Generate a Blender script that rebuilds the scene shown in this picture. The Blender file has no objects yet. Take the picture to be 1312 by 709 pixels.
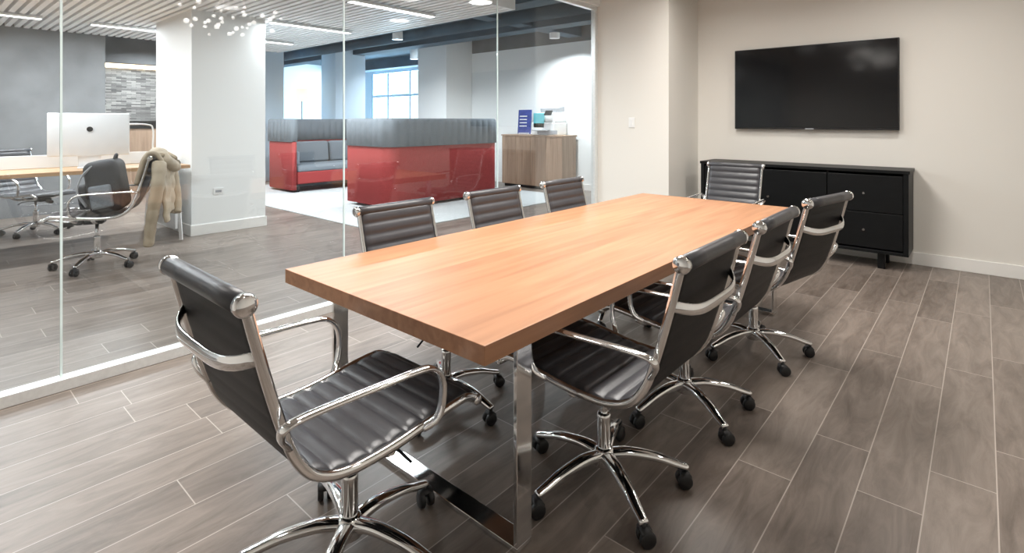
import bpy, bmesh, math, random
from mathutils import Vector, Matrix
random.seed(7)
S=bpy.context.scene
COL=S.collection
S.view_settings.view_transform='Standard'
S.view_settings.exposure=0.0

# ------------------------------------------------ materials
def nmat(name):
    m=bpy.data.materials.new(name); m.use_nodes=True
    nt=m.node_tree; b=nt.nodes['Principled BSDF']
    return m,nt,b
def mat(name,col,rough=.5,metal=0.,noise=0.,nscale=8,bump=0.,bscale=60,coat=0.,spec=None,emit=None,es=0.,trans=0.,stretch=(1,1,1)):
    m,nt,b=nmat(name)
    b.inputs['Base Color'].default_value=(*col,1)
    b.inputs['Roughness'].default_value=rough
    b.inputs['Metallic'].default_value=metal
    if coat: b.inputs['Coat Weight'].default_value=coat; b.inputs['Coat Roughness'].default_value=.1
    if spec is not None: b.inputs['Specular IOR Level'].default_value=spec
    if emit: b.inputs['Emission Color'].default_value=(*emit,1); b.inputs['Emission Strength'].default_value=es
    if trans: b.inputs['Transmission Weight'].default_value=trans
    tc=nt.nodes.new('ShaderNodeTexCoord'); mp=nt.nodes.new('ShaderNodeMapping')
    mp.inputs['Scale'].default_value=stretch
    nt.links.new(tc.outputs['Object'],mp.inputs[0])
    if noise:
        n=nt.nodes.new('ShaderNodeTexNoise'); n.inputs['Scale'].default_value=nscale; n.inputs['Detail'].default_value=5
        nt.links.new(mp.outputs[0],n.inputs['Vector'])
        r=nt.nodes.new('ShaderNodeValToRGB')
        r.color_ramp.elements[0].position=.3; r.color_ramp.elements[1].position=.7
        r.color_ramp.elements[0].color=(*[c*(1-noise) for c in col],1)
        r.color_ramp.elements[1].color=(*[min(1,c*(1+noise)) for c in col],1)
        nt.links.new(n.outputs['Fac'],r.inputs[0]); nt.links.new(r.outputs[0],b.inputs['Base Color'])
    if bump:
        n=nt.nodes.new('ShaderNodeTexNoise'); n.inputs['Scale'].default_value=bscale
        nt.links.new(mp.outputs[0],n.inputs['Vector'])
        bp=nt.nodes.new('ShaderNodeBump'); bp.inputs['Strength'].default_value=bump; bp.inputs['Distance'].default_value=.01
        nt.links.new(n.outputs['Fac'],bp.inputs['Height']); nt.links.new(bp.outputs[0],b.inputs['Normal'])
    return m
def M(nt,op,a,b=None,c=None):
    n=nt.nodes.new('ShaderNodeMath'); n.operation=op
    for i,v in enumerate((a,b,c)):
        if v is None: continue
        if isinstance(v,(int,float)): n.inputs[i].default_value=v
        else: nt.links.new(v,n.inputs[i])
    return n.outputs[0]

def floor_mat():
    m,nt,b=nmat('plank_tile')
    g=nt.nodes.new('ShaderNodeNewGeometry'); sx=nt.nodes.new('ShaderNodeSeparateXYZ')
    nt.links.new(g.outputs['Position'],sx.inputs[0])
    X=M(nt,'DIVIDE',M(nt,'ADD',sx.outputs[0],20.36),.2)
    row=M(nt,'FLOOR',X); fx=M(nt,'FRACT',X)
    wn=nt.nodes.new('ShaderNodeTexWhiteNoise'); wn.noise_dimensions='1D'; nt.links.new(row,wn.inputs['W'])
    Y=M(nt,'ADD',M(nt,'DIVIDE',M(nt,'ADD',sx.outputs[1],20.),1.2),wn.outputs['Value'])
    colm=M(nt,'FLOOR',Y); fy=M(nt,'FRACT',Y)
    gx=M(nt,'LESS_THAN',M(nt,'MINIMUM',fx,M(nt,'SUBTRACT',1.,fx)),.0105)
    gy=M(nt,'LESS_THAN',M(nt,'MINIMUM',fy,M(nt,'SUBTRACT',1.,fy)),.0018)
    gr=M(nt,'MAXIMUM',gx,gy)
    cid=nt.nodes.new('ShaderNodeCombineXYZ'); nt.links.new(row,cid.inputs[0]); nt.links.new(colm,cid.inputs[1])
    wn2=nt.nodes.new('ShaderNodeTexWhiteNoise'); wn2.noise_dimensions='3D'; nt.links.new(cid.outputs[0],wn2.inputs['Vector'])
    cg=nt.nodes.new('ShaderNodeCombineXYZ')
    nt.links.new(M(nt,'MULTIPLY',sx.outputs[0],14.),cg.inputs[0])
    nt.links.new(M(nt,'MULTIPLY',sx.outputs[1],2.6),cg.inputs[1])
    nt.links.new(M(nt,'MULTIPLY',wn2.outputs['Value'],50.),cg.inputs[2])
    n=nt.nodes.new('ShaderNodeTexNoise'); n.inputs['Scale'].default_value=1.; n.inputs['Detail'].default_value=8; n.inputs['Roughness'].default_value=.68
    n.inputs['Distortion'].default_value=.8
    nt.links.new(cg.outputs[0],n.inputs['Vector'])
    r=nt.nodes.new('ShaderNodeValToRGB'); e=r.color_ramp.elements
    e[0].position=.25; e[0].color=(.105,.082,.067,1); e[1].position=.75; e[1].color=(.258,.215,.184,1)
    v=M(nt,'ADD',n.outputs['Fac'],M(nt,'MULTIPLY',M(nt,'SUBTRACT',wn2.outputs['Value'],.5),.2))
    nt.links.new(v,r.inputs[0])
    mx=nt.nodes.new('ShaderNodeMix'); mx.data_type='RGBA'
    nt.links.new(gr,mx.inputs['Factor']); nt.links.new(r.outputs[0],mx.inputs['A']); mx.inputs['B'].default_value=(.40,.35,.31,1)
    nt.links.new(mx.outputs['Result'],b.inputs['Base Color'])
    b.inputs['Roughness'].default_value=.36
    b.inputs['Specular IOR Level'].default_value=.45
    bp=nt.nodes.new('ShaderNodeBump'); bp.inputs['Strength'].default_value=.25; bp.inputs['Distance'].default_value=.003
    nt.links.new(M(nt,'SUBTRACT',n.outputs['Fac'],gr),bp.inputs['Height']); nt.links.new(bp.outputs[0],b.inputs['Normal'])
    return m
def wood_mat(name,c1,c2,board=.2,rough=.35,axis=1,spec=.5):
    m,nt,b=nmat(name)
    tc=nt.nodes.new('ShaderNodeTexCoord'); sx=nt.nodes.new('ShaderNodeSeparateXYZ'); nt.links.new(tc.outputs['Object'],sx.inputs[0])
    o=[sx.outputs[i] for i in range(3)]
    lng=o[axis]; crs=o[1-axis] if axis<2 else o[0]; oth=o[2] if axis<2 else o[1]
    row=M(nt,'FLOOR',M(nt,'DIVIDE',M(nt,'ADD',crs,10.),board))
    wn=nt.nodes.new('ShaderNodeTexWhiteNoise'); wn.noise_dimensions='1D'; nt.links.new(row,wn.inputs['W'])
    cg=nt.nodes.new('ShaderNodeCombineXYZ')
    nt.links.new(M(nt,'MULTIPLY',crs,22.),cg.inputs[0]); nt.links.new(M(nt,'MULTIPLY',lng,1.3),cg.inputs[1])
    nt.links.new(M(nt,'ADD',M(nt,'MULTIPLY',oth,22.),M(nt,'MULTIPLY',wn.outputs['Value'],30.)),cg.inputs[2])
    n=nt.nodes.new('ShaderNodeTexNoise'); n.inputs['Scale'].default_value=1.; n.inputs['Detail'].default_value=6; n.inputs['Distortion'].default_value=.5
    nt.links.new(cg.outputs[0],n.inputs['Vector'])
    r=nt.nodes.new('ShaderNodeValToRGB'); e=r.color_ramp.elements
    e[0].position=.25; e[0].color=(*c1,1); e[1].position=.75; e[1].color=(*c2,1)
    nt.links.new(M(nt,'ADD',n.outputs['Fac'],M(nt,'MULTIPLY',M(nt,'SUBTRACT',wn.outputs['Value'],.5),.2)),r.inputs[0])
    nt.links.new(r.outputs[0],b.inputs['Base Color']); b.inputs['Roughness'].default_value=rough
    b.inputs['Specular IOR Level'].default_value=spec
    return m
def glass_mat():
    m=bpy.data.materials.new('clear_glass'); m.use_nodes=True; nt=m.node_tree
    nt.nodes.remove(nt.nodes['Principled BSDF']); out=nt.nodes['Material Output']
    lw=nt.nodes.new('ShaderNodeLayerWeight'); lw.inputs['Blend'].default_value=.5
    f=M(nt,'ADD',M(nt,'MULTIPLY',M(nt,'POWER',lw.outputs['Facing'],5.),.9),.045)
    tr=nt.nodes.new('ShaderNodeBsdfTransparent'); tr.inputs[0].default_value=(.965,.985,.99,1)
    gl=nt.nodes.new('ShaderNodeBsdfGlossy'); gl.inputs['Roughness'].default_value=0.01; gl.inputs[0].default_value=(1,1,1,1)
    mx=nt.nodes.new('ShaderNodeMixShader'); nt.links.new(f,mx.inputs[0]); nt.links.new(tr.outputs[0],mx.inputs[1]); nt.links.new(gl.outputs[0],mx.inputs[2])
    nt.links.new(mx.outputs[0],out.inputs[0]); return m
def mosaic_mat():
    m,nt,b=nmat('mosaic_tile')
    g=nt.nodes.new('ShaderNodeNewGeometry'); sx=nt.nodes.new('ShaderNodeSeparateXYZ'); nt.links.new(g.outputs['Position'],sx.inputs[0])
    c=nt.nodes.new('ShaderNodeCombineXYZ'); nt.links.new(sx.outputs[1],c.inputs[0]); nt.links.new(sx.outputs[2],c.inputs[1])
    br=nt.nodes.new('ShaderNodeTexBrick'); nt.links.new(c.outputs[0],br.inputs['Vector'])
    br.inputs['Scale'].default_value=1.; br.inputs['Brick Width'].default_value=.16; br.inputs['Row Height'].default_value=.028
    br.inputs['Mortar Size'].default_value=.002; br.inputs['Color1'].default_value=(.10,.095,.095,1); br.inputs['Color2'].default_value=(.48,.46,.43,1); br.inputs['Mortar'].default_value=(.1,.1,.1,1)
    nt.links.new(br.outputs[0],b.inputs['Base Color']); b.inputs['Roughness'].default_value=.3
    return m
def emis(name,col,s):
    m=bpy.data.materials.new(name); m.use_nodes=True; nt=m.node_tree; b=nt.nodes['Principled BSDF']
    b.inputs['Base Color'].default_value=(*col,1); b.inputs['Emission Color'].default_value=(*col,1); b.inputs['Emission Strength'].default_value=s
    return m

FLOOR=floor_mat()
WALL=mat('wall_paint_warm',(.755,.73,.68),.7,bump=.05,bscale=200)
WALLW=mat('wall_paint_white',(.84,.85,.84),.7,bump=.05,bscale=200)
WALLB=mat('wall_paint_cool',(.62,.74,.84),.7,bump=.05,bscale=200)
WALLG=mat('wall_paint_grey',(.17,.175,.18),.8,noise=.15,nscale=3)
CEIL=mat('ceiling_paint',(.55,.54,.52),.8,bump=.03)
DARKC=mat('exposed_ceiling_paint',(.05,.09,.125),.8,noise=.3,nscale=2)
BASEB=mat('baseboard_paint',(.84,.83,.80),.4,bump=.01)
SLAT=mat('white_slat',(.90,.91,.92),.5,noise=.02)
ALU=mat('brushed_aluminium',(.78,.80,.80),.35,.5,noise=.05,nscale=40)
GLASS=glass_mat()
GEDGE=mat('glass_edge',(.70,.82,.82),.2,noise=.05)
CHROME=mat('polished_chrome',(.82,.82,.82),.09,1.,bump=.004,bscale=20)
LEATHF=mat('grey_leather',(.044,.044,.049),.34,bump=.12,bscale=350,noise=.08)
LEATHB=mat('black_leather',(.005,.005,.006),.5,bump=.12,bscale=350,spec=.25)
BLACKP=mat('black_plastic',(.010,.010,.011),.4,bump=.05)
TABLEW=wood_mat('table_veneer',(.29,.135,.068),(.445,.23,.125),.3,.40,spec=.42)
DESKW=wood_mat('desk_oak',(.42,.24,.12),(.55,.35,.19),.4,.4)
CABW=wood_mat('cabinet_walnut',(.27,.17,.11),(.44,.30,.205),.3,.5,axis=2)
BLKW=mat('black_lacquer',(.003,.0035,.004),.45,noise=.3,nscale=6,stretch=(1,1,6),spec=.25)
SCREEN=mat('tv_screen',(.003,.003,.004),.1,noise=.1,spec=.5)
RED=mat('red_felt',(.35,.06,.058),1.,noise=.25,nscale=90,bump=.2,bscale=300,spec=.1)
GREYF=mat('grey_fabric',(.19,.215,.24),.9,noise=.15,nscale=90,bump=.2,bscale=300)
RUG=mat('pale_carpet',(.50,.52,.52),.95,noise=.1,nscale=60,bump=.3,bscale=300)
WHITEP=mat('white_plastic',(.8,.8,.79),.35,noise=.02)
GREYP=mat('grey_plastic',(.35,.36,.38),.4,noise=.04)
COATM=mat('beige_nylon',(.38,.31,.22),.6,noise=.12,nscale=8,bump=.25,bscale=18)
FURM=mat('fur_trim',(.30,.24,.16),1.,noise=.4,nscale=60,bump=1.,bscale=120)
BAGM=mat('dark_canvas',(.014,.016,.022),.7,noise=.3,nscale=20,bump=.3,bscale=150)
TEAL=mat('teal_panel',(.12,.45,.50),.3,noise=.1)
BLUEP=mat('blue_poster',(.04,.06,.25),.5,noise=.3,nscale=14)
SILVER=mat('silver_shell',(.78,.79,.80),.4,.1,noise=.03)
LEDW=emis('led_diffuser',(1,.98,.95),5.)
LEDWARM=emis('led_warm',(1,.8,.55),4.)
MOS=mosaic_mat()
CRYST=mat('pendant_glass',(.95,.97,1),.02,emit=(1,.95,.88),es=7.)

# ------------------------------------------------ geometry helpers
def group(name,loc=(0,0,0),rot=0,scale=1):
    e=bpy.data.objects.new(name,None); e.location=loc; e.rotation_euler=(0,0,rot); e.scale=(scale,)*3
    e.empty_display_size=.1; COL.objects.link(e); return e
def obj(name,me,parent=None,loc=(0,0,0),rot=(0,0,0)):
    o=bpy.data.objects.new(name,me); o.location=loc; o.rotation_euler=rot
    COL.objects.link(o)
    if parent: o.parent=parent
    return o
def bm_mesh(bm,name,mats,smooth=False):
    bmesh.ops.recalc_face_normals(bm,faces=bm.faces)
    me=bpy.data.meshes.new(name); bm.to_mesh(me); bm.free()
    for m in (mats if isinstance(mats,(list,tuple)) else [mats]): me.materials.append(m)
    if smooth:
        for p in me.polygons: p.use_smooth=True
    return me
def box_me(name,size,m,bevel=0,seg=2):
    bm=bmesh.new(); bmesh.ops.create_cube(bm,size=1)
    bmesh.ops.scale(bm,vec=size,verts=bm.verts)
    if bevel: bmesh.ops.bevel(bm,geom=list(bm.edges),offset=min(bevel,min(size)*.49),segments=seg,affect='EDGES',profile=.5)
    me=bm_mesh(bm,name,m)
    if bevel and seg>2:
        for p in me.polygons: p.use_smooth=True
    return me
def box(name,c,size,m,bevel=0,parent=None,rot=(0,0,0),seg=2):
    return obj(name,box_me(name,size,m,bevel,seg),parent,c,rot)
def bx(name,x0,x1,y0,y1,z0,z1,m,bevel=0,parent=None,seg=2):
    return box(name,((x0+x1)/2,(y0+y1)/2,(z0+z1)/2),(x1-x0,y1-y0,z1-z0),m,bevel,parent,seg=seg)
def multibox(name,lst,m,parent=None):
    bm=bmesh.new()
    for c,s in lst:
        r=bmesh.ops.create_cube(bm,size=1); bmesh.ops.scale(bm,vec=s,verts=r['verts']); bmesh.ops.translate(bm,vec=c,verts=r['verts'])
    return obj(name,bm_mesh(bm,name,m),parent)
def cyl_me(name,r1,r2,h,m,seg=24,axis='Z',bevel=0):
    bm=bmesh.new(); bmesh.ops.create_cone(bm,cap_ends=True,radius1=r1,radius2=r2,depth=h,segments=seg)
    if axis=='X': bmesh.ops.rotate(bm,matrix=Matrix.Rotation(math.pi/2,3,'Y'),verts=bm.verts)
    if axis=='Y': bmesh.ops.rotate(bm,matrix=Matrix.Rotation(math.pi/2,3,'X'),verts=bm.verts)
    me=bm_mesh(bm,name,m)
    for p in me.polygons: p.use_smooth=len(p.vertices)<=4
    return me
def cyl(name,c,r,h,m,parent=None,axis='Z',r2=None,seg=24,bevel=0,rot=(0,0,0)):
    return obj(name,cyl_me(name,r,r if r2 is None else r2,h,m,seg,axis,bevel),parent,c,rot)
def cat(pts,n=8):
    P=[Vector(p) for p in pts]; P=[2*P[0]-P[1]]+P+[2*P[-1]-P[-2]]; out=[]
    for i in range(1,len(P)-2):
        a,b,c,d=P[i-1:i+3]
        for k in range(n):
            t=k/n; out.append(.5*((2*b)+(c-a)*t+(2*a-5*b+4*c-d)*t*t+(3*b-a-3*c+d)*t**3))
    out.append(P[-2]); return out
def sweep_bm(bm,pts,ra,rb,ref=(0,0,1),k=12,sq=1.0,scl=None):
    ref=Vector(ref); rings=[]; n=len(pts)
    for i,p in enumerate(pts):
        t=(pts[min(i+1,n-1)]-pts[max(i-1,0)]).normalized()
        a=(ref-ref.dot(t)*t)
        if a.length<1e-4: a=Vector((1,0,0))-t.x*t
        a.normalize(); b=t.cross(a); s=scl[i] if scl else 1
        ring=[]
        for j in range(k):
            th=2*math.pi*j/k; ca,sa=math.cos(th),math.sin(th)
            ca=math.copysign(abs(ca)**sq,ca); sa=math.copysign(abs(sa)**sq,sa)
            ring.append(bm.verts.new(p+a*ca*ra*s+b*sa*rb*s))
        rings.append(ring)
    for i in range(n-1):
        for j in range(k):
            bm.faces.new((rings[i][j],rings[i][(j+1)%k],rings[i+1][(j+1)%k],rings[i+1][j]))
    bm.faces.new(rings[0][::-1]); bm.faces.new(rings[-1])
def sweep_me(name,paths,ra,rb,m,ref=(0,0,1),k=12,sq=1.,scl=None):
    bm=bmesh.new()
    for p in paths: sweep_bm(bm,p,ra,rb,ref,k,sq,scl)
    return bm_mesh(bm,name,m,True)

# ------------------------------------------------ camera
cam=bpy.data.cameras.new('camera'); co=bpy.data.objects.new('camera',cam); COL.objects.link(co)
co.location=(0,0,1.40); co.rotation_euler=(math.radians(90),0,math.radians(41.3))
cam.lens=687/1312*36; cam.sensor_width=36; cam.shift_y=-199.5/1312; cam.clip_start=.02
S.camera=co

# ------------------------------------------------ room shell
GX=-3.62
bx('floor',-18,1.6,-4.1,12.,-.1,0,FLOOR)
bx('wall_tv',-2.66,1.6,6.53,6.68,0,3.0,WALL)
bx('wall_right',1.5,1.65,-1.5,6.53,0,3.0,WALL)
bx('wall_rear',-3.6,1.65,-1.65,-1.5,0,3.0,WALL)
bx('wall_pier',-3.66,-2.66,5.70,9.1,0,3.0,WALL)
bx('ceiling',-3.66,1.65,-1.65,6.68,3.0,3.12,CEIL)
bx('baseboard_tv',-2.66,1.5,6.515,6.53,0,.12,BASEB,.003)
bx('baseboard_right',1.485,1.5,-1.5,6.5,0,.12,BASEB,.003)
bx('baseboard_rear',-3.5,1.48,-1.5,-1.485,0,.12,BASEB,.003)
bx('baseboard_pier',-3.56,-2.66,5.685,5.70,0,.12,BASEB,.003)
bx('baseboard_pier_side',-2.66,-2.645,5.685,6.51,0,.12,BASEB,.003)
g=group('light_switch',(-3.12,5.70,1.38))
box('plate',(0,-.004,0),(.08,.008,.12),WHITEP,.003,g); box('rocker',(0,-.01,0),(.034,.006,.066),WHITEP,.002,g)
g=group('glass_partition',(GX,0,0))
ys=[-1.48,.55,2.2,3.9,5.64]
for i in range(4):
    bx('pane_%d'%(i+1),-.005,.005,ys[i]+.006,ys[i+1]-.006,.05,2.79,GLASS,0,g)
for i in range(1,4):
    bx('joint_%d'%i,-.006,.006,ys[i]-.005,ys[i]+.005,.05,2.79,GEDGE,0,g)
bx('bottom_track',-.035,.045,-1.5,5.69,0,.06,ALU,.003,g)
bx('top_track',-.03,.03,-1.5,5.69,2.77,2.82,ALU,.003,g)
bx('end_post',-.03,.03,5.64,5.698,.06,2.77,ALU,.003,g)
bx('wall_glass_header',-3.66,-3.56,-1.5,5.70,2.82,3.0,WALLW)

# outer office shell
bx('ceiling_exposed',-18,-3.66,-4.1,12.,3.35,3.45,DARKC)
bx('wall_outer_south',-18,-3.6,-4.2,-4.05,0,3.35,WALLW)
bx('wall_outer_east',-3.66,-3.56,-4.05,-1.65,0,3.35,WALLW)
bx('wall_upper_east',-3.66,-3.56,-1.65,9.1,3.0,3.35,WALLG)
bx('wall_copy',-9.28,-3.66,9.1,9.25,0,3.02,WALLW)
bx('wall_copy_header',-9.28,-3.66,9.1,9.25,3.02,3.35,WALLG)
bx('wall_column_north',-10.3,-9.28,8.27,9.25,0,3.35,WALLW)
bx('baseboard_copy',-9.28,-3.66,9.085,9.1,0,.12,BASEB)
bx('wall_grey',-10.65,-10.5,-4.05,2.14,0,3.35,WALLG)
bx('wall_west',-17.6,-17.45,-4.05,11.2,0,3.35,WALLW)
g=group('wall_mosaic',(-12.5,0,0))
bx('upper_tile',-.15,0,2.14,5.4,1.40,2.42,MOS,0,g)
bx('soffit',-.15,.25,2.14,5.4,2.5,3.35,WALLG,0,g)
bx('light_cove',-.15,.03,2.14,5.4,2.42,2.5,LEDWARM,0,g)
bx('lower_cabinet',-.15,.3,2.14,5.4,0,1.25,CABW,.005,g)
bx('counter',-.15,.32,2.14,5.4,1.25,1.40,BLKW,.005,g)
bx('wall_column_west',-13.5,-12.5,5.45,6.0,0,3.35,WALLB)
bx('wall_column_mid',-12.45,-11.8,6.94,7.78,0,3.35,WALLB)
wx0,wx1=-16.6,-13.4
bx('wall_north_1',-17.6,wx0,11.2,11.35,0,3.35,WALLB)
bx('wall_north_2',wx1,-9.28,11.2,11.35,0,3.35,WALLB)
bx('wall_north_3',wx0,wx1,11.2,11.35,0,.9,WALLB)
bx('wall_north_4',wx0,wx1,11.2,11.35,3.15,3.35,WALLB)
g=group('window_1',((wx0+wx1)/2,11.27,2.02))
w=(wx1-wx0)/2
for i,x in enumerate((-w+.04,-w/2.6,w/2.6,w-.04)): bx('mullion_%d'%i,x-.045,x+.045,-.05,.05,-1.12,1.12,WALLB,0,g)
for i,z in enumerate((-1.09,.25,1.09)): bx('rail_%d'%i,-w,w,-.04,.04,z-.04,z+.04,WALLB,0,g)
bx('pane',-w,w,-.004,.004,-1.1,1.1,GLASS,0,g)
g=group('column',(-7.9,2.77,0))
bx('shaft',-.68,.69,-.45,.44,0,3.35,WALLW,0,g)
bx('plinth',-.695,.705,-.465,.455,0,.13,BASEB,.004,g)
g=group('wall_outlet',(-7.205,2.62,.52))
box('plate',(.004,0,0),(.008,.12,.08),WHITEP,.002,g); box('socket',(.009,0,0),(.004,.07,.03),GREYP,.001,g)
sl=[]
y=-3.9
while y<4.88:
    sl.append(((-7.4,y,2.79),(6.2,.06,.07))); y+=.1
g=group('ceiling_slats',(0,0,0))
multibox('slats',sl,SLAT,g)
bx('backing',-10.5,-4.3,-4.0,4.9,2.83,2.87,SLAT,0,g)
bx('fascia',-10.5,-4.3,4.89,4.92,2.75,2.92,SLAT,0,g)
bx('fascia_side',-4.3,-4.27,-4.0,4.92,2.75,2.92,SLAT,0,g)
multibox('ceiling_beams',[((-11,yy,3.2),(13.5,.35,.3)) for yy in (5.9,7.6,10.2)]+[((-6.2,7.2,3.22),(.3,3.6,.25))],DARKC)
cyl('ceiling_duct',(-9.2,6.75,3.15),.14,11,DARKC,axis='X')
bx('carpet',-11.7,-5.6,3.95,8.2,0,.012,RUG,.004)

# ------------------------------------------------ lighting
def area(name,loc,sx,sy,w,parent=None,col=(1,1,1),rot=(0,0,0),spread=180):
    l=bpy.data.lights.new(name,'AREA'); l.shape='RECTANGLE'; l.size=sx; l.size_y=sy; l.energy=w; l.color=col; l.spread=math.radians(spread)
    o=bpy.data.objects.new(name,l); o.location=loc; o.rotation_euler=rot; COL.objects.link(o)
    if parent: o.parent=parent
    return o
def disk(parent,loc,size,w,col,spread=180):
    l=bpy.data.lights.new('lamp','AREA'); l.shape='DISK'; l.size=size; l.energy=w; l.color=col; l.spread=math.radians(spread)
    o=bpy.data.objects.new('lamp',l); o.location=loc; COL.objects.link(o); o.parent=parent
WC=(1,.965,.915)
for (y,w) in ((1.75,72),(3.7,66)):
    g=group('ceiling_light_panel',(-1.85,y,3.0))
    box('frame',(0,0,-.012),(.66,1.56,.024),WHITEP,.004,g); box('diffuser',(0,0,-.026),(.6,1.5,.006),LEDW,0,g)
    area('lamp',(0,0,-.035),.58,1.48,w,g,WC,spread=150)
for (x,y,w,sp) in ((.7,.9,5,140),(.7,3.0,7,140),(-.3,5.2,22,160),(-2.2,5.1,12,160),(-2.9,-.2,15,120)):
    g=group('recessed_downlight',(x,y,3.0))
    cyl('trim_ring',(0,0,-.006),.17,.012,WHITEP,g,seg=32); cyl('diffuser',(0,0,-.014),.15,.004,LEDW,g,seg=32)
    disk(g,(0,0,-.02),.3,w,WC,sp)
for (x,y0,y1,w) in ((-5.24,3.25,4.45,55),(-7.15,3.25,4.45,70),(-8.95,3.25,4.45,60),(-9.15,1.7,2.6,70),(-9.15,.0,1.2,60),(-5.24,0,1.2,32),(-7.15,0,1.2,60),(-5.24,-2.6,-1.4,15),(-7.15,-2.6,-1.4,35)):
    g=group('linear_light',(x,(y0+y1)/2,2.73))
    box('housing',(0,0,0),(.1,y1-y0,.03),ALU,.003,g)
    box('diffuser',(0,0,-.017),(.08,y1-y0-.02,.006),LEDW,0,g)
    area('lamp',(0,0,-.03),.07,y1-y0-.05,w,g,(.93,.97,1))
for (x,y) in ((-6.2,8.3),(-8.6,6.4),(-11,8.7),(-14.5,8.5),(-14.5,4),(-11.3,3.2)):
    g=group('pendant_downlight',(x,y,3.0))
    cyl('can',(0,0,.17),.1,.36,WHITEP,g)
    disk(g,(0,0,-.02),.18,80,(.9,.96,1),150)
area('window_daylight',((wx0+wx1)/2,11.6,2.1),3.0,2.2,900,None,(.55,.8,1),(math.radians(-90),0,0))
wd=bpy.data.worlds.new('World'); S.world=wd; wd.use_nodes=True
wd.node_tree.nodes['Background'].inputs[0].default_value=(.6,.85,1,1); wd.node_tree.nodes['Background'].inputs[1].default_value=2.4

g=group('pendant_chandelier',(-1.35,2.3,3.0))
cyl('canopy',(0,0,-.02),.1,.04,CHROME,g)
bm=bmesh.new(); bw=bmesh.new()
for i in range(46):
    a=i*2.399; r=.34*math.sqrt((i+.5)/46); z=-.42-random.random()*.3
    x,yy=r*math.cos(a),r*1.5*math.sin(a)
    q=bmesh.ops.create_icosphere(bm,subdivisions=2,radius=.012+random.random()*.012); bmesh.ops.translate(bm,vec=(x,yy,z),verts=q['verts'])
    sweep_bm(bw,[Vector((x*.2,yy*.15,-.03)),Vector((x,yy,z))],.0012,.0012,(1,0,0),5)
obj('crystals',bm_mesh(bm,'crystals',CRYST,True),g); obj('wires',bm_mesh(bw,'wires',CHROME),g)

# ------------------------------------------------ table
g=group('conference_table',(-1.69,2.755,0))
box('top',(0,0,.72),(1.22,3.29,.06),TABLEW,.002,g)
for s in (-1,1):
    y=s*1.41
    box('leg_frame_%d_a'%s,(.555,y,.35),(.016,.075,.66),CHROME,.002,g)
    box('leg_frame_%d_b'%s,(-.555,y,.35),(.016,.075,.66),CHROME,.002,g)
    box('leg_foot_%d'%s,(0,y,.011),(1.126,.075,.018),CHROME,.002,g)
    box('leg_head_%d'%s,(0,y,.682),(1.126,.075,.016),CHROME,.002,g)

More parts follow.
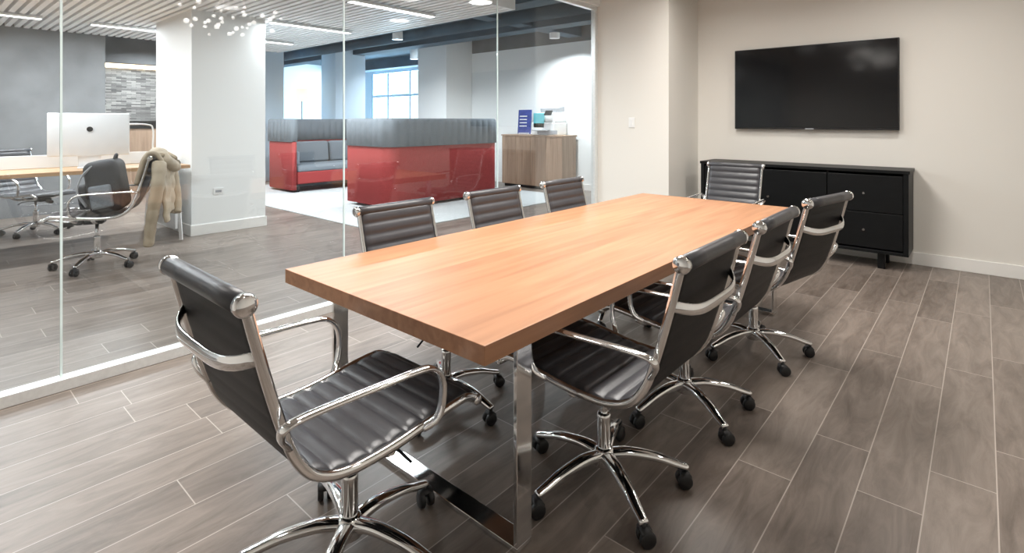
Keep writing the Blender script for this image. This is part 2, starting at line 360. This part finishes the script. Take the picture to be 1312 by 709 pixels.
# ------------------------------------------------ office chair
PROF=[(-.42,.962),(-.397,.87),(-.365,.75),(-.332,.64),(-.298,.555),(-.245,.493),(-.158,.462),(-.03,.460),(.1,.474),(.2,.487),(.27,.490),(.315,.470)]
def prof(n=12): return cat([(0,y,z) for y,z in PROF],n)
def chair_parts():
    parts=[]
    P=prof(14)
    bm=bmesh.new(); xs=[-.235,-.228,-.2,-.1,0,.1,.2,.228,.235]
    s=0; F=[];B=[]
    for i,p in enumerate(P):
        if i: s+=(P[i]-P[i-1]).length
        t=(P[min(i+1,len(P)-1)]-P[max(i-1,0)]).normalized()
        nrm=Vector((0,-t.z,t.y)); 
        if nrm.z<0 and nrm.y<0: nrm=-nrm
        rib=abs(math.sin(math.pi*s/.062))**.45
        fr=[];bk=[]
        for x in xs:
            e=.35 if abs(x)>.23 else (.8 if abs(x)>.22 else 1)
            fr.append(bm.verts.new(Vector((x,p.y,p.z))+nrm*(.006+.013*rib)*e))
            bk.append(bm.verts.new(Vector((x,p.y,p.z))-nrm*(.006+.002*rib)*e))
        F.append(fr);B.append(bk)
    for i in range(len(P)-1):
        for j in range(len(xs)-1):
            f=bm.faces.new((F[i][j],F[i][j+1],F[i+1][j+1],F[i+1][j])); f.material_index=0
            f=bm.faces.new((B[i][j],B[i+1][j],B[i+1][j+1],B[i][j+1])); f.material_index=1
        for A in (0,-1):
            f=bm.faces.new((F[i][A],F[i+1][A],B[i+1][A],B[i][A])); f.material_index=1
    for A in (0,-1):
        for j in range(len(xs)-1): bm.faces.new((F[A][j],F[A][j+1],B[A][j+1],B[A][j]))
    parts.append(('ribbed_seat_and_back',bm_mesh(bm,'ribbed_pad',[LEATHF,LEATHB],True)))
    rp=[[p+Vector((sx*.247,0,0)) for p in P] for sx in (-1,1)]
    parts.append(('side_rails',sweep_me('side_rails',rp,.011,.014,CHROME,(1,0,0),12)))
    bm=bmesh.new(); tp=Vector((0,-.426,.970))
    sweep_bm(bm,[tp+Vector((x,0,0)) for x in (-.25,-.12,0,.12,.25)],.026,.026,(0,0,1),20)
    bt=Vector((0,.318,.466)); sweep_bm(bm,[bt+Vector((x,0,0)) for x in (-.24,0,.24)],.016,.016,(0,0,1),14)
    parts.append(('head_roll',bm_mesh(bm,'head_roll',LEATHF,True)))
    bm=bmesh.new()
    for sx in (-1,1):
        sweep_bm(bm,[tp+Vector((sx*x,0,0)) for x in (.248,.262,.268)],.028,.028,(0,0,1),20,scl=[1,1,.8])
        sweep_bm(bm,[bt+Vector((sx*x,0,0)) for x in (.236,.256,.26)],.017,.017,(0,0,1),16,scl=[1,1,.8])
    parts.append(('end_caps',bm_mesh(bm,'end_caps',CHROME,True)))
    def brace(y0,z0,dy,dz):
        return [Vector((.25*u,y0+dy*(1-u**4),z0+dz*(1-u**4))) for u in [k/12 for k in range(-12,13)]]
    bm=bmesh.new()
    sweep_bm(bm,brace(-.388,.84,-.055,-.03),.019,.007,(0,0,1),12)
    sweep_bm(bm,brace(-.02,.452,0,-.045),.012,.014,(0,0,1),12)
    sweep_bm(bm,brace(.12,.466,0,-.05),.010,.012,(0,0,1),12)
    parts.append(('cross_braces',bm_mesh(bm,'cross_braces',CHROME,True)))
    A=[(.25,-.322,.60),(.268,-.348,.64),(.288,-.345,.672),(.294,-.28,.682),(.294,-.1,.677),(.294,.02,.673),(.293,.09,.661),(.291,.13,.615),(.287,.135,.55),(.28,.12,.50),(.252,.09,.472)]
    bm=bmesh.new()
    for sx in (-1,1):
        sweep_bm(bm,cat([(sx*a,b,c) for a,b,c in A],6),.015,.009,(1,0,0),12)
    parts.append(('armrests',bm_mesh(bm,'armrests',CHROME,True)))
    bm=bmesh.new()
    r=bmesh.ops.create_cube(bm,size=1); bmesh.ops.scale(bm,vec=(.13,.22,.04),verts=r['verts']); bmesh.ops.translate(bm,vec=(0,.05,.405),verts=r['verts'])
    bmesh.ops.bevel(bm,geom=list(bm.edges),offset=.01,segments=2,affect='EDGES')
    sweep_bm(bm,[Vector((0,.17,.39)),Vector((0,.2,.385)),Vector((0,.235,.38))],.022,.022,(1,0,0),14)
    sweep_bm(bm,[Vector((.05,.05,.40)),Vector((.19,.05,.395)),Vector((.235,.06,.375))],.005,.005,(0,0,1),8)
    parts.append(('tilt_mechanism',bm_mesh(bm,'tilt_mechanism',BLACKP)))
    bm=bmesh.new()
    sweep_bm(bm,[Vector((0,0,z)) for z in (.2,.3,.39)],.014,.014,(1,0,0),16)
    sweep_bm(bm,[Vector((0,0,z)) for z in (.085,.09,.26,.27,.275)],.026,.026,(1,0,0),20,scl=[.9,1,1,1,.8])
    sweep_bm(bm,[Vector((0,0,z)) for z in (.078,.085,.13,.145)],.042,.042,(1,0,0),20,scl=[.9,1,.95,.7])
    for i in range(5):
        a=2*math.pi*i/5+.35; d=Vector((math.cos(a),math.sin(a),0))
        pp=cat([tuple(d*r+Vector((0,0,z))) for r,z in ((.02,.118),(.10,.124),(.2,.110),(.27,.088),(.318,.074))],5)
        n=len(pp); sweep_bm(bm,pp,.016,.024,(0,0,1),12,.8,[1.15-.45*k/(n-1) for k in range(n)])
    parts.append(('star_base',bm_mesh(bm,'star_base',CHROME,True)))
    bm=bmesh.new()
    for i in range(5):
        a=2*math.pi*i/5+.35; d=Vector((math.cos(a),math.sin(a),0)); c=d*.312; rr=a+1.1+i*1.7
        ax=Vector((math.cos(rr),math.sin(rr),0)); fw=Vector((-ax.y,ax.x,0))
        for s2 in (-1,1):
            q=c+ax*s2*.016+fw*.008+Vector((0,0,.028))
            sweep_bm(bm,[q-ax*.010,q-ax*.007,q+ax*.007,q+ax*.010],.028,.028,(0,0,1),18,scl=[.85,1,1,.85])
        q=c+fw*.004+Vector((0,0,.048)); sweep_bm(bm,[q-ax*.024,q+ax*.024],.014,.020,(0,0,1),10)
        sweep_bm(bm,[c+Vector((0,0,.04)),c+Vector((0,0,.078))],.008,.008,(1,0,0),10)
    parts.append(('casters',bm_mesh(bm,'casters',BLACKP,True)))
    return parts
CH=chair_parts()
def chair(loc,rotdeg,scale=1,name='conference_chair'):
    e=group(name,(loc[0],loc[1],0),math.radians(rotdeg),scale)
    for n,me in CH: obj(n,me,e)
    return e
chair((-1.52,.945),0,1.01)
chair((-1.10,1.79),90)
chair((-1.10,2.53),90)
chair((-1.05,3.42),79)
chair((-2.01,1.79),-90,.96)
chair((-2.01,2.57),-90,.96)
chair((-2.01,3.34),-90,.96)
chair((-1.80,4.89),180)

# ------------------------------------------------ TV
g=group('television',(-1.405,6.45,1.765))
box('body',(0,.035,0),(1.575,.05,.915),BLACKP,.006,g)
box('mount',(0,.068,0),(.5,.02,.4),BLACKP,0,g)
box('screen',(0,.008,.005),(1.55,.006,.885),SCREEN,0,g)
box('ir_bar',(0,.004,-.452),(.08,.012,.014),GREYP,.002,g)
g=group('sideboard',(-1.475,6.29,0))
W=1.93/2
box('top',(0,0,.925),(1.95,.45,.03),BLKW,.003,g)
box('side_a',(-W+.02,0,.53),(.04,.44,.76),BLKW,.002,g); box('side_b',(W-.02,0,.53),(.04,.44,.76),BLKW,.002,g)
box('bottom',(0,0,.165),(1.85,.44,.03),BLKW,.002,g); box('back',(0,.21,.53),(1.85,.015,.73),BLKW,0,g)
bw=1.85/3
for i in range(3):
    cx=-.925+bw*(i+.5)
    if i: box('divider_%d'%i,(cx-bw/2,0,.54),(.02,.38,.73),BLKW,0,g)
    rows=((.195,.528),(.535,.885)) if i==2 else ((.195,.885),)
    for j,(a,b) in enumerate(rows):
        box('front_%d_%d'%(i,j),(cx,-.205,(a+b)/2),(bw-.008,.018,b-a),BLKW,.003,g)
        kz=(a+b)/2 if i==2 else .6; kx=cx if i==2 else cx+(.24 if i==0 else -.24)
        cyl('knob_%d_%d'%(i,j),(kx,-.222,kz),.011,.02,CHROME,g,'Y')
for i,x in enumerate((-.75,.75)):
    for j,y in enumerate((-.14,.14)): box('leg_%d_%d'%(i,j),(x,y,.076),(.06,.06,.15),BLKW,.004,g)
    box('leg_rail_%d'%i,(x,0,.13),(.05,.3,.04),BLKW,.003,g)

# ------------------------------------------------ lounge booths
def ribbon(name,path,z0,z1,th,m,amp=0,sp=.1,parent=None,rnd=.02):
    P=[Vector((*p,0)) for p in path]
    out=[P[0]]; step=.02
    for i in range(1,len(P)):
        d=(P[i]-P[i-1]).length; n=max(1,int(d/step))
        for k in range(1,n+1): out.append(P[i-1].lerp(P[i],k/n))
    P=out; bm=bmesh.new(); s=0; cols=[]
    lv=[(z0,1),(z1-rnd*1.5,1),(z1-rnd*.5,.85),(z1,.5)]
    for i,p in enumerate(P):
        if i: s+=(P[i]-P[i-1]).length
        t=(P[min(i+2,len(P)-1)]-P[max(i-2,0)]).normalized(); nr=Vector((t.y,-t.x,0))
        o=th/2+amp*abs(math.sin(math.pi*s/sp))**.6
        cols.append([bm.verts.new(p+nr*o*k+Vector((0,0,z))) for z,k in lv]+[bm.verts.new(p-nr*o*k+Vector((0,0,z))) for z,k in lv[::-1]])
    for i in range(len(P)-1):
        for j in range(8):
            k=(j+1)%8; bm.faces.new((cols[i][j],cols[i][k],cols[i+1][k],cols[i+1][j]))
    bm.faces.new(cols[0]); bm.faces.new(cols[-1][::-1])
    return obj(name,bm_mesh(bm,name,m,True),parent)
def booth(loc,rot):
    g=group('lounge_booth',(loc[0],loc[1],.012),math.radians(rot))
    hw,hd,r=1.22,.56,.22
    path=[(hd,-hw)]
    for k in range(9):
        a=-math.pi/2-k*math.pi/16; path.append((-hd+r+r*math.cos(a),-hw+r+r*math.sin(a)))
    for k in range(9):
        a=math.pi-k*math.pi/16; path.append((-hd+r+r*math.cos(a),hw-r+r*math.sin(a)))
    path.append((hd,hw))
    ribbon('red_shell',path,.05,1.0,.09,RED,parent=g)
    ribbon('grey_bolster',path,.98,1.43,.11,GREYF,.024,.15,g,.05)
    box('seat_base',(.02,0,.27),(1.0,2.28,.24),RED,.02,g)
    for i,y in enumerate((-.57,.57)):
        box('seat_cushion_%d'%i,(.08,y,.45),(.88,1.12,.13),GREYF,.04,g,seg=4)
        box('back_cushion_%d'%i,(-.36,y,.73),(.2,1.1,.44),GREYF,.05,g,(0,-.12,0),seg=4)
        box('arm_cushion_%d'%i,(.1,y*1.93,.66),(.75,.08,.26),GREYF,.03,g,seg=4)
    for i,x in enumerate((-.4,.45)):
        for j,y in enumerate((-1.1,1.1)): box('foot_%d_%d'%(i,j),(x,y,.076),(.05,.05,.15),BLACKP,.004,g)
    box('plinth_bar',(.5,0,.135),(.04,2.3,.04),BLACKP,0,g)
booth((-7.45,6.2),180)
booth((-10.5,6.2),0)

# ------------------------------------------------ copy area
g=group('storage_cabinet',(-7.02,8.82,0))
box('carcass',(0,.0,.57),(1.60,.46,1.02),CABW,.004,g)
box('top',(0,-.005,1.095),(1.64,.50,.03),CABW,.004,g)
box('plinth',(0,.02,.03),(1.56,.4,.06),BLACKP,0,g)
for i in range(4):
    box('door_%d'%i,(-.6+.4*i,-.24,.57),(.392,.018,1.0),CABW,.002,g)
g=group('printer',(-6.72,8.8,1.11))
box('base',(0,0,.13),(.6,.42,.26),WHITEP,.02,g); box('upper',(.04,.02,.36),(.5,.38,.2),WHITEP,.02,g)
box('feeder',(.06,.05,.52),(.42,.3,.12),GREYP,.02,g,(.15,0,0)); box('front_panel',(-.1,-.2,.30),(.28,.02,.3),TEAL,.005,g)
box('tray',(.0,-.26,.1),(.36,.16,.02),GREYP,.004,g); box('paper_tray',(.12,-.215,.06),(.5,.015,.08),GREYP,.003,g)
box('touch_panel',(.17,-.24,.45),(.18,.02,.11),BLACKP,.004,g,(-.6,0,0))
g=group('framed_sign',(-7.42,8.86,1.11))
box('board',(0,0,.27),(.36,.02,.52),BLUEP,.004,g,(-.08,0,0)); box('stand',(0,.03,.02),(.3,.12,.03),WHITEP,.004,g)
for k in range(4): box('print_line_%d'%k,(-.03,-.017+.004*k,.18+.07*k),(.2,.004,.02),WHITEP,0,g,(-.08,0,0))

g=group('floor_lamp',(-12.3,6.35,0))
cyl('base',(0,0,.015),.16,.03,BLACKP,g); cyl('pole',(0,0,1.0),.012,1.95,BLACKP,g)
cyl('shade',(0,0,2.03),.2,.3,emis('lamp_shade',(1,.78,.5),1.6),g,r2=.15)
# ------------------------------------------------ desk zone
g=group('bench_desk',(-7.7,-.1,0))
bx('top',-.7,.7,-2.4,2.34,.845,.885,DESKW,.003,g)
def trap(name,y,parent):
    bm=bmesh.new()
    for sx in (-1,1):
        sweep_bm(bm,[Vector((sx*.68,y,.012)),Vector((sx*.52,y,.845))],.02,.035,(0,1,0),4,1)
    sweep_bm(bm,[Vector((-.55,y,.82)),Vector((.55,y,.82))],.02,.02,(0,1,0),4)
    obj(name,bm_mesh(bm,name,WHITEP),parent)
trap('leg_end_a',2.25,g); trap('leg_end_b',-2.3,g); trap('leg_mid',0,g)
bx('side_panel',-.5,.52,2.235,2.262,.12,.82,WHITEP,.003,g)
g=group('privacy_screen',(-7.7,-.1,.886))
bx('panel',-.01,.01,-2.2,2.2,.0,.14,WHITEP,.003,g)
ang=math.radians(41.3+38)
g=group('desktop_computer',(-7.35,1.36,.886),ang,1.06)
box('display',(0,0,.345),(.67,.03,.44),SILVER,.012,g,seg=3)
box('glass_front',(0,.017,.36),(.64,.004,.38),SCREEN,0,g)
box('neck',(0,.02,.15),(.19,.012,.3),SILVER,.004,g,(.15,0,0)); box('foot',(0,.01,.006),(.2,.18,.01),SILVER,.004,g)
cyl('badge',(0,-.017,.40),.026,.004,BLACKP,g,'Y')
g=group('desk_lamp',(-7.45,1.98,.886))
cyl('base',(0,0,.01),.09,.02,WHITEP,g)
obj('arm',sweep_me('arm',[cat([(0,0,.02),(0,0,.2),(0,.0,.42),(.0,-.06,.47),(0,-.3,.48)],6)],.009,.009,WHITEP,(1,0,0)),g)
box('head',(0,-.27,.475),(.06,.26,.016),WHITEP,.004,g)
g=group('notebook',(-7.25,.3,.886),.3); box('cover',(0,0,.008),(.16,.22,.016),DESKW,.002,g); box('pages',(0,0,.018),(.15,.21,.006),WHITEP,0,g)

cl,cr,cs=(-6.40,1.24),157,1.08
chair(cl,cr,cs,'office_chair')
chair((-8.85,1.1),-60,1.05,'office_chair')
R=group('winter_jacket',(cl[0],cl[1],0),math.radians(cr),cs)
path=cat([(0,-.33,.74),(0,-.355,.82),(0,-.385,.93),(0,-.43,1.015),(0,-.49,.97),(0,-.515,.82),(0,-.52,.66),(0,-.525,.52),(0,-.52,.44)],6)
bm=bmesh.new(); nx=22; rows=[]; s=0
for i,p in enumerate(path):
    if i: s+=(path[i]-path[i-1]).length
    row=[]
    for j in range(nx+1):
        u=j/nx*2-1; w=.27+.02*math.sin(s*9)+(.03 if s>.55 else 0)
        n=.014*abs(math.sin(math.pi*s/.14))+.012*math.sin(u*7+s*8)
        sgn=-1 if s>.3 else .35
        row.append(bm.verts.new((u*w,p.y+sgn*n-(.02 if s>.35 else 0),p.z+.02*math.cos(u*5)-(.05*u*u if s>.35 else 0))))
    rows.append(row)
for i in range(len(path)-1):
    for j in range(nx): bm.faces.new((rows[i][j],rows[i][j+1],rows[i+1][j+1],rows[i+1][j]))
o=obj('body',bm_mesh(bm,'jacket_body',COATM,True),R)
md=o.modifiers.new('s','SOLIDIFY'); md.thickness=.035; md.offset=0
md=o.modifiers.new('ss','SUBSURF'); md.levels=1; md.render_levels=1
def puff(name,pts,r,m,parent):
    P=cat(pts,10); L=len(P); sc=[(1-.3*k/L)*(1+.09*abs(math.sin(k*.45))) for k in range(L)]
    obj(name,sweep_me(name,[P],r,r*.75,m,(1,0,0),14,1,sc),parent)
puff('sleeve_a',[(.24,-.50,.92),(.30,-.54,.75),(.29,-.57,.55),(.24,-.58,.40)],.068,COATM,R)
puff('sleeve_b',[(-.24,-.50,.92),(-.31,-.50,.75),(-.31,-.47,.55),(-.28,-.44,.36),(-.25,-.42,.2)],.072,COATM,R)
puff('hood',[(-.17,-.51,.96),(-.08,-.56,.90),(.0,-.58,.88),(.08,-.56,.90),(.17,-.51,.96)],.075,COATM,R)
puff('fur_trim',[(-.2,-.47,1.0),(-.1,-.55,.97),(.0,-.59,.95),(.1,-.55,.97),(.2,-.47,1.0)],.026,FURM,R)
B=group('backpack',(cl[0],cl[1],0),math.radians(cr),cs)
box('body',(0,-.08,.72),(.38,.26,.46),BAGM,.07,B,(-.15,0,0),seg=5)
box('front_pocket',(0,.07,.63),(.29,.08,.22),BAGM,.03,B,(-.15,0,0),seg=4)
box('pocket_label',(0,.113,.66),(.12,.006,.05),GREYF,.002,B,(-.15,0,0))
box('side_pocket',(-.195,-.07,.64),(.05,.16,.2),GREYF,.02,B,(-.15,0,0),seg=4)
obj('handle',sweep_me('handle',[cat([(-.05,-.13,.94),(-.03,-.14,.99),(.03,-.14,.99),(.05,-.13,.94)],6)],.01,.01,BAGM),B)
obj('strap',sweep_me('strap',[cat([(-.17,.0,.90),(-.215,.06,.82),(-.22,.09,.69),(-.17,.04,.56)],6)],.006,.02,GREYP,(0,1,0)),B)
